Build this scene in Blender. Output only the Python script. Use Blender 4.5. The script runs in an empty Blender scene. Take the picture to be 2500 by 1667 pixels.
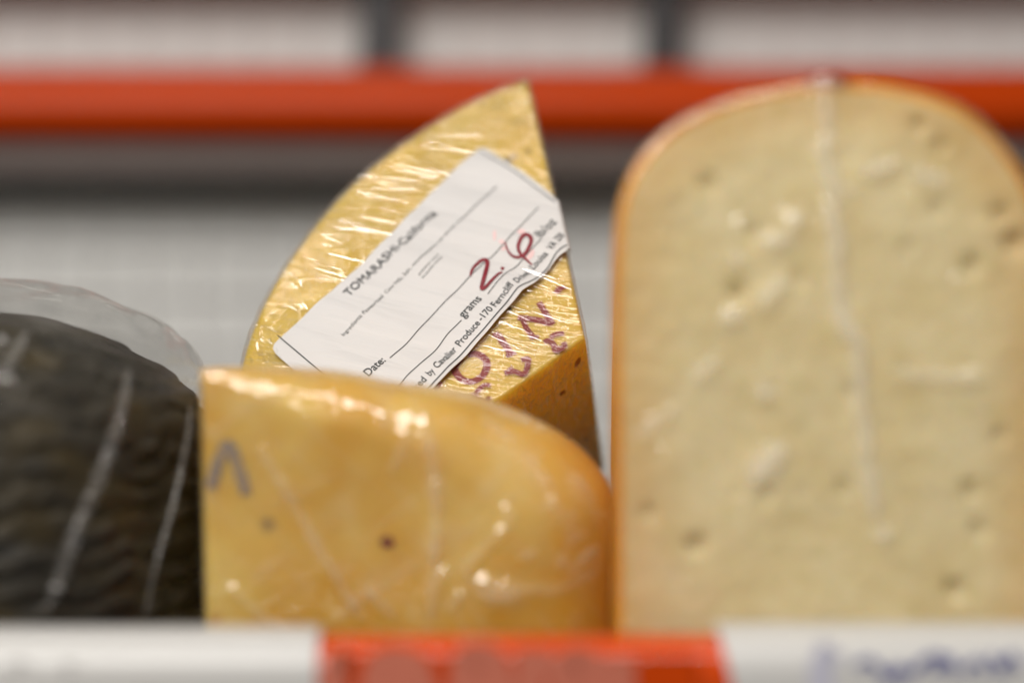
import bpy, bmesh, math, random
from mathutils import Vector, Matrix, noise
from mathutils.geometry import delaunay_2d_cdt
random.seed(7)
sc = bpy.context.scene
C = sc.collection

# ------------------------------------------------------------------ camera
H = 0.1376                       # lens height above the shelf
PITCH = math.radians(4.0)
FPX, CX, CY = 85.0/36.0*2500.0, 1250.0, 833.5
cam_d = bpy.data.cameras.new('camera')
cam = bpy.data.objects.new('camera', cam_d); C.objects.link(cam)
cam.location = (0, 0, H); cam.rotation_euler = (math.pi/2 - PITCH, 0, 0)
cam_d.lens = 85; cam_d.sensor_width = 36; cam_d.clip_start = 0.02; cam_d.clip_end = 20
cam_d.dof.use_dof = True; cam_d.dof.focus_distance = 0.694; cam_d.dof.aperture_fstop = 2.05
cam_d.dof.aperture_blades = 9
sc.camera = cam
FWD = Vector((0, math.cos(PITCH), -math.sin(PITCH))); UPV = Vector((0, math.sin(PITCH), math.cos(PITCH)))
CAM = Vector((0, 0, H))
def ray(px, py): return FWD + Vector((1, 0, 0))*((px-CX)/FPX) - UPV*((py-CY)/FPX)
def P(px, py, d): return CAM + ray(px, py)*d            # point d metres along the view axis
def PY(px, py, Y):                                       # point on the world plane y = Y
    r = ray(px, py); return CAM + r*(Y/r.y)

# ------------------------------------------------------------------ world, lamps, exposure
w = bpy.data.worlds.new('World'); sc.world = w; w.use_nodes = True
bg = w.node_tree.nodes['Background']; bg.inputs[0].default_value = (1.0, 0.98, 0.95, 1); bg.inputs[1].default_value = 0.15
def area(name, loc, target, sx, sy, power, col=(1, .965, .92)):
    l = bpy.data.lights.new(name, 'AREA'); l.shape = 'RECTANGLE'; l.size = sx; l.size_y = sy; l.energy = power; l.color = col
    o = bpy.data.objects.new(name, l); C.objects.link(o); o.location = loc
    o.rotation_euler = (Vector(target)-Vector(loc)).to_track_quat('-Z', 'Y').to_euler()
    return o
area('case_lamp', (-0.14, 0.54, H+0.50), (0, 0.70, 0.08), 0.50, 0.010, 1.0)
area('glint_strip', (0.05, 0.33, H+0.50), (0, 0.65, 0.08), 0.20, 0.020, 0.7)  # short strip added in front to raise glints on film and rail
area('front_fill', (-0.42, -0.28, H+0.68), (0, 0.85, 0.08), 0.8, 0.45, 16.4)  # broad fill added behind and above the camera to light upright faces
sc.view_settings.view_transform = 'Standard'; sc.view_settings.look = 'None'
sc.view_settings.exposure = -0.13; sc.view_settings.gamma = 1
sc.cycles.use_denoising = True
sc.cycles.sample_clamp_indirect = 8; sc.cycles.max_bounces = 6; sc.cycles.diffuse_bounces = 3; sc.cycles.glossy_bounces = 3; sc.cycles.transmission_bounces = 2; sc.cycles.transparent_max_bounces = 10
sc.cycles.adaptive_threshold = .03

# ------------------------------------------------------------------ material helpers
class NT:
    def __init__(s, name):
        s.m = bpy.data.materials.new(name); s.m.use_nodes = True; s.t = s.m.node_tree; s.t.nodes.clear()
        s.out = s.n('ShaderNodeOutputMaterial')
    def n(s, typ, **kw):
        nd = s.t.nodes.new(typ)
        for k, v in kw.items(): setattr(nd, k, v)
        return nd
    def set(s, sock, v):
        if isinstance(v, bpy.types.NodeSocket): s.t.links.new(v, sock)
        else: sock.default_value = v
    def coord(s, scale=(1, 1, 1), rot=(0, 0, 0), loc=(0, 0, 0)):
        tc = s.n('ShaderNodeTexCoord'); mp = s.n('ShaderNodeMapping')
        s.t.links.new(tc.outputs['Object'], mp.inputs[0])
        mp.inputs['Rotation'].default_value = rot; mp.inputs['Location'].default_value = loc
        m2 = s.n('ShaderNodeMapping'); s.t.links.new(mp.outputs[0], m2.inputs[0]); m2.inputs['Scale'].default_value = scale
        return m2.outputs[0]
    def noise(s, vec, scale, detail=3, rough=.5, dist=0):
        nd = s.n('ShaderNodeTexNoise'); s.t.links.new(vec, nd.inputs['Vector'])
        nd.inputs['Scale'].default_value = scale; nd.inputs['Detail'].default_value = detail
        nd.inputs['Roughness'].default_value = rough; nd.inputs['Distortion'].default_value = dist
        return nd.outputs['Fac']
    def voro(s, vec, scale, rnd=1):
        nd = s.n('ShaderNodeTexVoronoi'); s.t.links.new(vec, nd.inputs['Vector']); nd.inputs['Scale'].default_value = scale
        nd.inputs['Randomness'].default_value = rnd
        return nd
    def ramp(s, fac, a, b, ca=0., cb=1.):
        nd = s.n('ShaderNodeMapRange'); nd.interpolation_type = 'SMOOTHSTEP'
        s.set(nd.inputs['Value'], fac)
        for k, v in (('From Min', a), ('From Max', b), ('To Min', ca), ('To Max', cb)): nd.inputs[k].default_value = v
        return nd.outputs[0]
    def mix(s, f, a, b):
        nd = s.n('ShaderNodeMix', data_type='RGBA'); s.set(nd.inputs[0], f)
        for i, v in ((6, a), (7, b)): s.set(nd.inputs[i], v if isinstance(v, bpy.types.NodeSocket) else (*v, 1))
        return nd.outputs[2]
    def math(s, op, a, b=0.):
        nd = s.n('ShaderNodeMath', operation=op); s.set(nd.inputs[0], a); s.set(nd.inputs[1], b); return nd.outputs[0]
    def bump(s, h, strength, dist, normal=None):
        nd = s.n('ShaderNodeBump'); s.set(nd.inputs['Height'], h); nd.inputs['Strength'].default_value = strength
        nd.inputs['Distance'].default_value = dist
        if normal is not None: s.t.links.new(normal, nd.inputs['Normal'])
        return nd.outputs[0]
    def attr(s, name):
        nd = s.n('ShaderNodeAttribute'); nd.attribute_name = name; return nd.outputs['Fac']
    def pbr(s, col, rough=.5, normal=None, spec=.5, sss=0, rad=(1, .5, .2), sscale=.004, metal=0, coat=0):
        b = s.n('ShaderNodeBsdfPrincipled')
        s.set(b.inputs['Base Color'], col if isinstance(col, bpy.types.NodeSocket) else (*col, 1))
        s.set(b.inputs['Roughness'], rough)
        b.inputs['Specular IOR Level'].default_value = spec; b.inputs['Metallic'].default_value = metal
        if sss:
            b.inputs['Subsurface Weight'].default_value = sss; b.inputs['Subsurface Radius'].default_value = rad
            b.inputs['Subsurface Scale'].default_value = sscale
        if coat: b.inputs['Coat Weight'].default_value = coat; b.inputs['Coat Roughness'].default_value = .08
        if normal is not None: s.t.links.new(normal, b.inputs['Normal'])
        s.t.links.new(b.outputs[0], s.out.inputs[0]); return s.m

def plain(name, col, rough=.5, spec=.5, var=.12, vs=60, bs=.05, bd=.0004, **kw):
    t = NT(name); v = t.coord(); nz = t.noise(v, vs, 4, .6)
    dark = tuple(c*(1-var) for c in col); lite = tuple(min(1, c*(1+var)) for c in col)
    return t.pbr(t.mix(nz, dark, lite), rough, t.bump(t.noise(v, vs*12, 3), bs, bd), spec, **kw)

def film(name, rot, sx, sy, amount=.5, haze=.05, dist=.0012, lump=.5, boost=1.6, foldk=.25, edge=.35):
    """clinging plastic wrap: clear, glossy, with stretch lines running across one direction"""
    t = NT(name)
    v1 = t.coord((sx, sy, 200), (0, 0, rot)); v2 = t.coord((90, 90, 90))
    s1 = t.noise(v1, 1.0, 2, .6, .35)
    lumps = t.noise(v2, 2.2, 1, .5, .5)
    mask = t.ramp(t.noise(v2, .35, 0), .38, .62, .25, 1.)
    h = t.math('ADD', t.math('MULTIPLY', t.math('MULTIPLY', s1, mask), amount), t.math('MULTIPLY', lumps, lump*.55))
    nrm = t.bump(h, 1.0, dist)
    g = t.n('ShaderNodeBsdfAnisotropic') if False else t.n('ShaderNodeBsdfGlossy')
    g.inputs['Roughness'].default_value = .07; g.inputs['Color'].default_value = (1, .98, .95, 1)
    t.t.links.new(nrm, g.inputs['Normal'])
    tr = t.n('ShaderNodeBsdfTransparent'); tr.inputs[0].default_value = (.97, .97, .965, 1)
    fr = t.n('ShaderNodeFresnel'); fr.inputs['IOR'].default_value = 1.5; t.t.links.new(nrm, fr.inputs['Normal'])
    f = t.math('MINIMUM', t.math('MULTIPLY', fr.outputs[0], boost), .30)
    m1 = t.n('ShaderNodeMixShader'); t.set(m1.inputs[0], f); t.t.links.new(tr.outputs[0], m1.inputs[1]); t.t.links.new(g.outputs[0], m1.inputs[2])
    df = t.n('ShaderNodeBsdfDiffuse'); df.inputs[0].default_value = (.9, .88, .85, 1); t.t.links.new(nrm, df.inputs['Normal'])
    hz = t.math('MULTIPLY', t.ramp(s1, .5, .8), haze*1.6); hz = t.math('ADD', hz, haze*.4); hz = t.math('ADD', hz, t.math('MULTIPLY', t.attr('fold'), foldk))
    lw = t.n('ShaderNodeLayerWeight'); lw.inputs[0].default_value = .5
    hz = t.math('ADD', hz, t.math('MULTIPLY', t.math('POWER', lw.outputs['Facing'], 3.), edge))
    tl = t.n('ShaderNodeBsdfTranslucent'); tl.inputs[0].default_value = (.95, .92, .88, 1)
    m3 = t.n('ShaderNodeMixShader'); m3.inputs[0].default_value = .5; t.t.links.new(df.outputs[0], m3.inputs[1]); t.t.links.new(tl.outputs[0], m3.inputs[2])
    m2 = t.n('ShaderNodeMixShader'); t.set(m2.inputs[0], hz); t.t.links.new(m1.outputs[0], m2.inputs[1]); t.t.links.new(m3.outputs[0], m2.inputs[2])
    t.t.links.new(m2.outputs[0], t.out.inputs[0]); return t.m

# ------------------------------------------------------------------ mesh helpers
def mesh(name, verts, faces, mat, parent=None, smooth=True, sharp=40, attrs=None):
    me = bpy.data.meshes.new(name); me.from_pydata([tuple(v) for v in verts], [], faces); me.update()
    if smooth:
        me.shade_smooth()
        if sharp: me.set_sharp_from_angle(angle=math.radians(sharp))
    if attrs:
        for k, vals in attrs.items():
            a = me.attributes.new(k, 'FLOAT', 'POINT'); a.data.foreach_set('value', vals)
    me.materials.append(mat)
    o = bpy.data.objects.new(name, me); C.objects.link(o)
    if parent: o.parent = parent
    return o
def tag(o, label=None, cat=None, group=None, kind=None):
    for k, v in (('label', label), ('category', cat), ('group', group), ('kind', kind)):
        if v: o[k] = v
    return o
class Frame:
    """a flat working plane standing in the scene: local x, y in the plane, z out of it"""
    def __init__(s, o, ex, ey):
        s.o = Vector(o); s.x = Vector(ex).normalized(); s.z = s.x.cross(Vector(ey)).normalized(); s.y = s.z.cross(s.x)
        s.M = Matrix(((s.x.x, s.y.x, s.z.x, s.o.x), (s.x.y, s.y.y, s.z.y, s.o.y), (s.x.z, s.y.z, s.z.z, s.o.z), (0, 0, 0, 1)))
    def uv(s, p, lift=0.):
        r = ray(*p); t = (s.o + s.z*lift - CAM).dot(s.z)/r.dot(s.z); q = CAM + r*t - s.o
        return Vector((q.dot(s.x), q.dot(s.y)))
    def root(s, name):
        e = bpy.data.objects.new(name, None); C.objects.link(e); e.empty_display_size = .02; e.matrix_world = s.M; return e
def catmull(pts, n=6, closed=False):
    pts = [Vector(p) for p in pts]; out = []; L = len(pts)
    for i in range(L if closed else L-1):
        g = (lambda k: pts[k % L]) if closed else (lambda k: pts[max(0, min(L-1, k))])
        a, b, c, d = g(i-1), g(i), g(i+1), g(i+2)
        for k in range(n):
            t = k/n
            out.append(.5*((2*b)+(c-a)*t+(2*a-5*b+4*c-d)*t*t+(3*b-a-3*c+d)*t**3))
    if not closed: out.append(pts[-1])
    return out
def resample(pts, step, closed=True):
    pts = [Vector(p) for p in pts]
    seg = pts + [pts[0]] if closed else pts
    out = []
    for a, b in zip(seg, seg[1:]):
        L = (b-a).length; k = max(1, round(L/step))
        for i in range(k): out.append(a.lerp(b, i/k))
    if not closed: out.append(seg[-1])
    return out
def area2(p): return sum(a.x*b.y-b.x*a.y for a, b in zip(p, p[1:]+p[:1]))/2
def ccw(p): return p if area2(p) > 0 else p[::-1]
def normals2(p):                                         # outward, for a ccw polygon
    L = len(p); out = []
    for i in range(L):
        t = (p[(i+1) % L]-p[i-1]); n = Vector((t.y, -t.x)); out.append(n.normalized() if n.length else Vector((1, 0)))
    return out
def fill(poly, sp):
    """triangulated sheet inside a polygon: outline first, then interior grid points"""
    pts = [Vector(p) for p in poly]; L = len(pts); xs = [p.x for p in pts]; ys = [p.y for p in pts]
    def inside(q):
        r = False
        for a, b in zip(pts, pts[1:]+pts[:1]):
            if (a.y > q.y) != (b.y > q.y) and q.x < (b.x-a.x)*(q.y-a.y)/(b.y-a.y)+a.x: r = not r
        return r
    inner = []; y = min(ys)+sp*.7; k = 0
    while y < max(ys):
        cr = sorted((b.x-a.x)*(y-a.y)/(b.y-a.y)+a.x for a, b in zip(pts, pts[1:]+pts[:1]) if (a.y > y) != (b.y > y))
        for x0, x1 in zip(cr[::2], cr[1::2]):
            x = math.ceil((x0+sp*.45)/sp)*sp + (sp*.5 if k % 2 else 0)
            while x < x1-sp*.45: inner.append(Vector((x, y))); x += sp
        y += sp*.87; k += 1
    r = delaunay_2d_cdt(pts+inner, [], [list(range(L))], 1, 1e-9)
    vs, fs, orig = r[0], r[2], r[3]
    order = [None]*L
    for i, o in enumerate(orig):
        for q in o:
            if q < L: order[q] = i
    return [Vector(v) for v in vs], [list(f) for f in fs], order
def prism(outline, T, bev=None, bz=None, sp=.004, hf=None, K=5, inset=None, back=True, zoff=0., bk=1.):
    """body with a filled front sheet, rounded shoulder, straight side and closed back"""
    L = len(outline); nr = normals2(outline)
    ins = inset or [-n*(b) for n, b in zip(nr, bev)]
    bz = bz or bev
    inner = [p+d for p, d in zip(outline, ins)]
    vs, fs, order = fill(inner, sp)
    V = [Vector((v.x, v.y, zoff+(hf(v.x, v.y) if hf else 0))) for v in vs]; F = [f if True else f for f in fs]
    F = [f if area2([vs[i] for i in f]) > 0 else f[::-1] for f in F]
    prev = list(order)
    for k in range(1, K+1):
        a = math.pi/2*k/K; row = []
        for i in range(L):
            q = outline[i]+ins[i]*(1-math.sin(a)); z = zoff-bz[i]*(1-math.cos(a))
            if hf: z += hf(q.x, q.y)*(1-k/K)
            row.append(len(V)); V.append(Vector((q.x, q.y, z)))
        for i in range(L): j = (i+1) % L; F.append([prev[i], row[i], row[j], prev[j]])
        prev = row
    row = []
    for i in range(L): row.append(len(V)); V.append(Vector((outline[i].x, outline[i].y*bk, -(T[i] if isinstance(T, list) else T))))
    for i in range(L): j = (i+1) % L; F.append([prev[i], row[i], row[j], prev[j]])
    if back: F.append(row[::-1])
    return V, F
def ribbon(pts, wd, z, zf=None, taper=False):
    V, F = [], []; L = len(pts)
    for i, p in enumerate(pts):
        t = (pts[min(L-1, i+1)]-pts[max(0, i-1)]); n = Vector((-t.y, t.x)); n = n.normalized() if n.length else Vector((0, 1))
        ww = (wd[min(i, len(wd)-1)] if isinstance(wd, list) else wd)/2
        if taper: ww *= .35+.65*math.sin(math.pi*(i+.35)/(L-.3))
        for s in (1, -1):
            q = p+n*ww*s; V.append((q.x, q.y, z+(zf(q.x, q.y) if zf else 0)))
    for i in range(L-1): F.append([2*i, 2*i+1, 2*i+3, 2*i+2])
    return V, F
def join(parts):
    V, F = [], []
    for v, f in parts:
        o = len(V); V += list(v); F += [[i+o for i in q] for q in f]
    return V, F
def tube(pts, rad, seg=7):
    """thin pinched fold: half round, tapering at both ends"""
    V, F = [], []; L = len(pts)
    for i, p in enumerate(pts):
        t = (pts[min(L-1, i+1)]-pts[max(0, i-1)]).normalized(); u = Vector((0, 0, 1)).cross(t)
        u = u.normalized() if u.length > 1e-6 else Vector((1, 0, 0)); v = t.cross(u)
        r = rad*(.25+.75*math.sin(math.pi*(i+.5)/L)**.6)*(1+.35*noise.noise(p*400))
        for k in range(seg): a = 2*math.pi*k/seg; V.append(p+u*math.cos(a)*r+v*math.sin(a)*r)
    for i in range(L-1):
        for k in range(seg): j = (k+1) % seg; F.append([i*seg+k, i*seg+j, (i+1)*seg+j, (i+1)*seg+k])
    F.append(list(range(seg))[::-1]); F.append([(L-1)*seg+k for k in range(seg)])
    return V, F
def extrude_x(prof, x0, x1, n=1, skew=None):
    """closed (y,z) profile carried along x"""
    V, F = [], []; L = len(prof)
    for i in range(n+1):
        for k, (y, z) in enumerate(prof):
            x = x0+(x1-x0)*i/n
            V.append((x+(skew(k, i/n) if skew else 0), y, z))
    for i in range(n):
        for k in range(L): j = (k+1) % L; F.append([i*L+k, i*L+j, (i+1)*L+j, (i+1)*L+k])
    F.append(list(range(L))[::-1]); F.append([n*L+k for k in range(L)])
    return V, F
def text2d(s, bold=0.):
    cu = bpy.data.curves.new('t', 'FONT'); cu.body = s; cu.size = 1; cu.offset = bold; cu.resolution_u = 3
    ob = bpy.data.objects.new('t', cu); C.objects.link(ob)
    dg = bpy.context.evaluated_depsgraph_get(); me = bpy.data.meshes.new_from_object(ob.evaluated_get(dg))
    V = [Vector((v.co.x, v.co.y)) for v in me.vertices]; F = [list(p.vertices) for p in me.polygons]
    bpy.data.objects.remove(ob); bpy.data.curves.remove(cu); bpy.data.meshes.remove(me)
    x0 = min(v.x for v in V); x1 = max(v.x for v in V)
    return [(Vector((v.x-x0, v.y)), ) for v in V], F, x1-x0

# ------------------------------------------------------------------ materials
M = {}
M['orange'] = plain('orange_gloss_plastic', (.50, .047, .0012), .30, .16, .05, 30, .03)
M['rail'] = plain('front_rail_plastic', (.60, .060, .002), .14, .5, .05, 30, .03)
M['white_sleeve'] = plain('white_sleeve_paper', (.56, .545, .52), .30, .5, .03, 30)
M['card_tint'] = plain('frosted_print', (.50, .14, .085), .5)
M['blue_ink'] = plain('blue_ink', (.075, .085, .26), .5)
M['lilac_ink'] = plain('lilac_ink', (.50, .49, .57), .5)
M['grey_ink'] = plain('grey_ink', (.60, .58, .555), .5)
M['shelf'] = plain('shelf_grey', (.10, .095, .09), .4)
M['wall'] = plain('wall_panel_paint', (.66, .655, .63), .5, .3, .03, 20)
M['rod'] = plain('white_coated_wire', (.78, .77, .75), .3)
M['post'] = plain('dark_post_paint', (.035, .034, .036), .4)
M['ledge'] = plain('brown_grey_metal', (.13, .10, .088), .35)
M['lip'] = plain('dark_grey_lip', (.065, .067, .064), .4)
M['paper'] = None
def mk_paper():
    t = NT('label_paper'); v = t.coord((1, 1, 1), (0, 0, math.radians(-18)))
    st = t.coord((25, 160, 30), (0, 0, math.radians(22)))
    nr = t.bump(t.noise(st, 1, 3, .5, .4), .7, .0016)
    nr = t.bump(t.noise(v, 4000, 2), .05, .0001, nr)
    return t.pbr(t.mix(t.noise(v, 30, 3), (.565, .545, .53), (.61, .592, .578)), .42, nr, .4)
M['paper'] = mk_paper()
M['ink'] = plain('black_print', (.018, .022, .022), .5)
M['ink_soft'] = plain('fine_grey_print', (.10, .105, .10), .5)
M['marker'] = plain('dark_red_marker', (.20, .012, .022), .5, .3, .5, 900)
M['smudge'] = plain('pink_smudge', (.72, .50, .49), .5, .3, .15, 300)
def mk_stamp(name, col, cheese, cov=.42):
    t = NT(name); v = t.coord(); k = t.ramp(t.noise(v, 900, 4, .7), cov-.06, cov+.08)
    return t.pbr(t.mix(k, cheese, col), .35, None, .5)
M['stamp'] = mk_stamp('red_stamp_ink', (.23, .011, .003), (.40, .10, .015), .30)
M['stamp_violet'] = mk_stamp('violet_stamp_ink', (.24, .20, .21), (.56, .38, .15), .46)
def cheese(name, a, b, fleck=(.22, .02, .005), fs=120, ft=.16, dark=(.03, .025, .012), sss=.35, sscale=.005, cracks=0, rough=.38, elong=(1, 1, 1), frot=0):
    t = NT(name); v = t.coord(); vf = t.coord(elong, (0, 0, frot))
    col = t.mix(t.ramp(t.noise(v, 28, 4, .6), .3, .7), a, b)
    wob = t.n('ShaderNodeVectorMath', operation='ADD'); t.t.links.new(vf, wob.inputs[0])
    nn = t.n('ShaderNodeTexNoise'); t.t.links.new(v, nn.inputs['Vector']); nn.inputs['Scale'].default_value = 300
    sc_ = t.n('ShaderNodeVectorMath', operation='SCALE'); t.t.links.new(nn.outputs['Color'], sc_.inputs[0]); sc_.inputs['Scale'].default_value = .0022
    t.t.links.new(sc_.outputs[0], wob.inputs[1])
    vo = t.voro(wob.outputs[0], fs)
    pick = t.n('ShaderNodeSeparateColor'); t.t.links.new(vo.outputs['Color'], pick.inputs[0])
    rad = t.math('MULTIPLY', t.ramp(pick.outputs[0], .45, 1., .0, 1.), ft)
    k = t.ramp(t.math('SUBTRACT', vo.outputs['Distance'], rad), -.06, .02, 1., 0.)
    k = t.math('MULTIPLY', k, t.math('GREATER_THAN', pick.outputs[0], .45))
    fl = t.mix(t.math('GREATER_THAN', pick.outputs[1], .86), fleck, dark)
    col = t.mix(t.math('MULTIPLY', k, .9), col, fl)
    nr = t.bump(t.noise(v, 700, 4, .6), .18, .0006)
    return t.pbr(col, rough, nr, .45, sss, (1, .55, .18), sscale)
M['toma'] = cheese('pepper_cheese_face', (.61, .385, .034), (.67, .465, .075), ft=.10, fs=60)
M['toma_cut'] = cheese('pepper_cheese_cut', (.90, .62, .07), (.92, .68, .10), ft=.30, fs=130, sss=.6, sscale=.014)
def mk_block():
    t = NT('front_cheese'); v = t.coord(); vd = t.coord((60, 420, 60), (0, 0, math.radians(48)))
    col = t.mix(t.ramp(t.noise(v, 16, 3, .6), .40, .70), (.69, .37, .026), (.82, .59, .15))
    col = t.mix(t.math('MULTIPLY', t.ramp(t.noise(v, 55, 4, .65), .52, .8), .45), col, (.80, .62, .27))
    col = t.mix(t.math('MULTIPLY', t.ramp(t.noise(vd, 1, 2), .5, .75), .25), col, (.78, .58, .30))
    vo = t.voro(v, 62); pick = t.n('ShaderNodeSeparateColor'); t.t.links.new(vo.outputs['Color'], pick.inputs[0])
    d = t.math('ADD', vo.outputs['Distance'], t.math('MULTIPLY', t.noise(v, 300, 2), .18))
    k = t.math('MULTIPLY', t.ramp(d, .16, .30, 1., 0.), t.math('GREATER_THAN', pick.outputs[0], .62))
    col = t.mix(t.math('MULTIPLY', k, .6), col, t.mix(t.math('GREATER_THAN', pick.outputs[1], .6), (.42, .06, .012), (.10, .06, .05)))
    return t.pbr(col, .38, t.bump(t.noise(v, 500, 3, .6), .25, .0008), .45, .3, (1, .55, .18), .004)
M['block'] = mk_block()
def mk_gouda():
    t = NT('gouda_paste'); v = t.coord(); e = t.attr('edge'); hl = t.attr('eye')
    col = t.mix(t.ramp(t.noise(v, 45, 5, .65), .3, .7), (.76, .615, .32), (.84, .72, .44))
    col = t.mix(t.ramp(t.noise(v, 160, 3, .6), .55, .75), col, (.70, .58, .27))
    col = t.mix(t.math('MULTIPLY', t.ramp(e, 0., .018, 1., 0.), .5), col, (.72, .42, .12))
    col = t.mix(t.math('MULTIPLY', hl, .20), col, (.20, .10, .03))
    return t.pbr(col, .5, t.bump(t.noise(v, 350, 4, .6), .25, .0012), .35, .3, (1, .6, .25), .004)
M['gouda'] = mk_gouda()
M['gouda_rind'] = cheese('gouda_rind', (.74, .27, .018), (.80, .35, .03), ft=.0, sss=.3, rough=.25)
def mk_dark():
    t = NT('dark_ash_rind'); v = t.coord((1, 1, 3.2)); v2 = t.coord(); rb = t.attr('rib')
    w1 = t.noise(v, 60, 4, .6, .8)
    col = t.mix(t.ramp(w1, .3, .7), (.009, .007, .004), (.045, .037, .024))
    col = t.mix(t.ramp(t.noise(v2, 38, 3), .5, .7), col, (.055, .038, .012))
    col = t.mix(t.math('MULTIPLY', rb, .75), col, (.066, .056, .042))
    return t.pbr(col, .5, t.bump(w1, .6, .003, t.bump(t.noise(v2, 500, 3), .3, .0008)), .3)
M['dark'] = mk_dark()
M['film_wedge'] = film('wedge_wrap_film', math.radians(14), 45, 700, 1.0, .03, .0035, .35, 1.8, edge=.04)
M['film_block'] = film('block_wrap_film', math.radians(-35), 34, 150, .55, .09, .0017, .42, 2.4, foldk=.26, edge=.02)
M['film_gouda'] = film('gouda_wrap_film', math.radians(30), 60, 120, .6, .03, .0026, .6, 1.3, foldk=.55, edge=.0)
M['film_dark'] = film('loose_wrap_film', math.radians(70), 40, 120, .6, .008, .0012, .5, .45, edge=.02)
def mk_crease(name, op, tint=(.93, .90, .87), gl=1.):
    t = NT(name); tr = t.n('ShaderNodeBsdfTransparent'); g = t.n('ShaderNodeBsdfGlossy'); g.inputs['Roughness'].default_value = .12
    df = t.n('ShaderNodeBsdfTranslucent'); df.inputs[0].default_value = (*tint, 1)
    d2 = t.n('ShaderNodeBsdfDiffuse'); d2.inputs[0].default_value = (*tint, 1)
    a = t.n('ShaderNodeMixShader'); a.inputs[0].default_value = .5; t.t.links.new(df.outputs[0], a.inputs[1]); t.t.links.new(d2.outputs[0], a.inputs[2])
    b = t.n('ShaderNodeMixShader'); b.inputs[0].default_value = op; t.t.links.new(tr.outputs[0], b.inputs[1]); t.t.links.new(a.outputs[0], b.inputs[2])
    lw = t.n('ShaderNodeFresnel'); lw.inputs[0].default_value = 1.6
    m = t.n('ShaderNodeMixShader'); t.set(m.inputs[0], t.math('MULTIPLY', t.math('ADD', lw.outputs[0], .10), gl)); t.t.links.new(b.outputs[0], m.inputs[1]); t.t.links.new(g.outputs[0], m.inputs[2])
    t.t.links.new(m.outputs[0], t.out.inputs[0]); return t.m
M['crease'] = mk_crease('bunched_film', .22)
def mk_streak():
    t = NT('stretched_film'); tr = t.n('ShaderNodeBsdfTransparent'); g = t.n('ShaderNodeBsdfGlossy'); g.inputs['Roughness'].default_value = .06
    m = t.n('ShaderNodeMixShader'); m.inputs[0].default_value = .10; t.t.links.new(tr.outputs[0], m.inputs[1]); t.t.links.new(g.outputs[0], m.inputs[2])
    t.t.links.new(m.outputs[0], t.out.inputs[0]); return t.m
M['streak'] = mk_streak()
M['veil'] = mk_crease('thin_bunched_film', .10, gl=.16)
M['veil_faint'] = mk_crease('thinnest_bunched_film', .09, gl=.15)
M['strand'] = mk_crease('twisted_film', .55)

# ------------------------------------------------------------------ setting: shelf and back of the case
def box(name, x0, x1, y0, y1, z0, z1, mat, parent=None, bevel=.0015):
    bm = bmesh.new(); bmesh.ops.create_cube(bm, size=1)
    for v in bm.verts: v.co = Vector(((x0+x1)/2+v.co.x*(x1-x0), (y0+y1)/2+v.co.y*(y1-y0), (z0+z1)/2+v.co.z*(z1-z0)))
    if bevel: bmesh.ops.bevel(bm, geom=bm.edges[:], offset=bevel, segments=2, affect='EDGES')
    me = bpy.data.meshes.new(name); bm.to_mesh(me); bm.free(); me.materials.append(mat); me.shade_smooth(); me.set_sharp_from_angle(angle=.7)
    o = bpy.data.objects.new(name, me); C.objects.link(o)
    if parent: o.parent = parent
    return o
tag(box('shelf', -.55, .55, .5935, 1.05, -.012, 0, M['shelf']), kind='structure')
YB = 1.034
zt = PY(1250, 462, 1.03).z
tag(box('back_wall', -.6, .6, YB, YB+.02, -.05, H+.40, M['wall']), kind='structure')

# orange rail on the ledge at the back
z_or0 = PY(1250, 352, .985).z; z_or1 = PY(1250, 232, .985).z
z_rt = PY(1250, 160, .99).z
prof = []
for k in range(22):                                       # rounded bumper section
    a = math.radians(-92+k*9.2); prof.append((1.004-.021*math.cos(a), (z_or0+z_rt)/2+(z_rt-z_or0)/2*math.sin(a)))
zz = (1.008, z_rt); prof += [(1.028, z_rt-.001), (1.028, z_or0)]
V, F = extrude_x(prof, -.5, .5, 2); F = F
tag(mesh('ledge_rail', V, F, M['orange'], None, True, 35), 'glossy orange rail running along the grey ledge behind the cheeses', 'rail')
lg = bpy.data.objects.new('back_ledge', None); C.objects.link(lg); lg.location = (0, 1.02, z_or0)
tag(lg, 'dark brown grey metal ledge under the blurred orange rail', 'ledge')
def lbox(name, x0, x1, y0, y1, z0, z1, mat):
    o = box(name, x0, x1, y0-1.02, y1-1.02, z0-z_or0, z1-z_or0, mat, lg); return o
z_b = PY(1250, 425, .992).z
lbox('ledge_face', -.5, .5, .992, YB-.001, z_b, z_or0-.0006, M['ledge'])
lbox('lower_lip', -.5, .5, 1.004, YB-.001, PY(1250, 468, 1.004).z, z_b-.0006, M['lip'])
tag(box('shade_ledge', -.5, .5, .992, YB-.001, PY(1250, -72, 1.02).z, PY(1250, -160, 1.02).z, M['lip']), 'unseen dark ledge added over the top of the view to shade the back wall', 'ledge')  # out-of-view slab, added to darken the upper back wall
# upright posts standing on the ledge
for px, lab in ((930, 'dark upright post rising behind the tip of the labelled cheese wedge'), (1618, 'dark upright post rising just left of the pale gouda top')):
    c = PY(px, 120, 1.018)
    o = bpy.data.objects.new('upright_post', None); C.objects.link(o); o.location = (c.x, 1.018, zz[1]); tag(o, lab, 'post', 'upright posts behind the orange rail')
    box('post_shaft', -.0082, .0082, -.006, .006, .0, .20, M['post'], o)
    box('post_foot', -.009, .009, -.010, .010, -.012, .006, M['post'], o)
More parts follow.
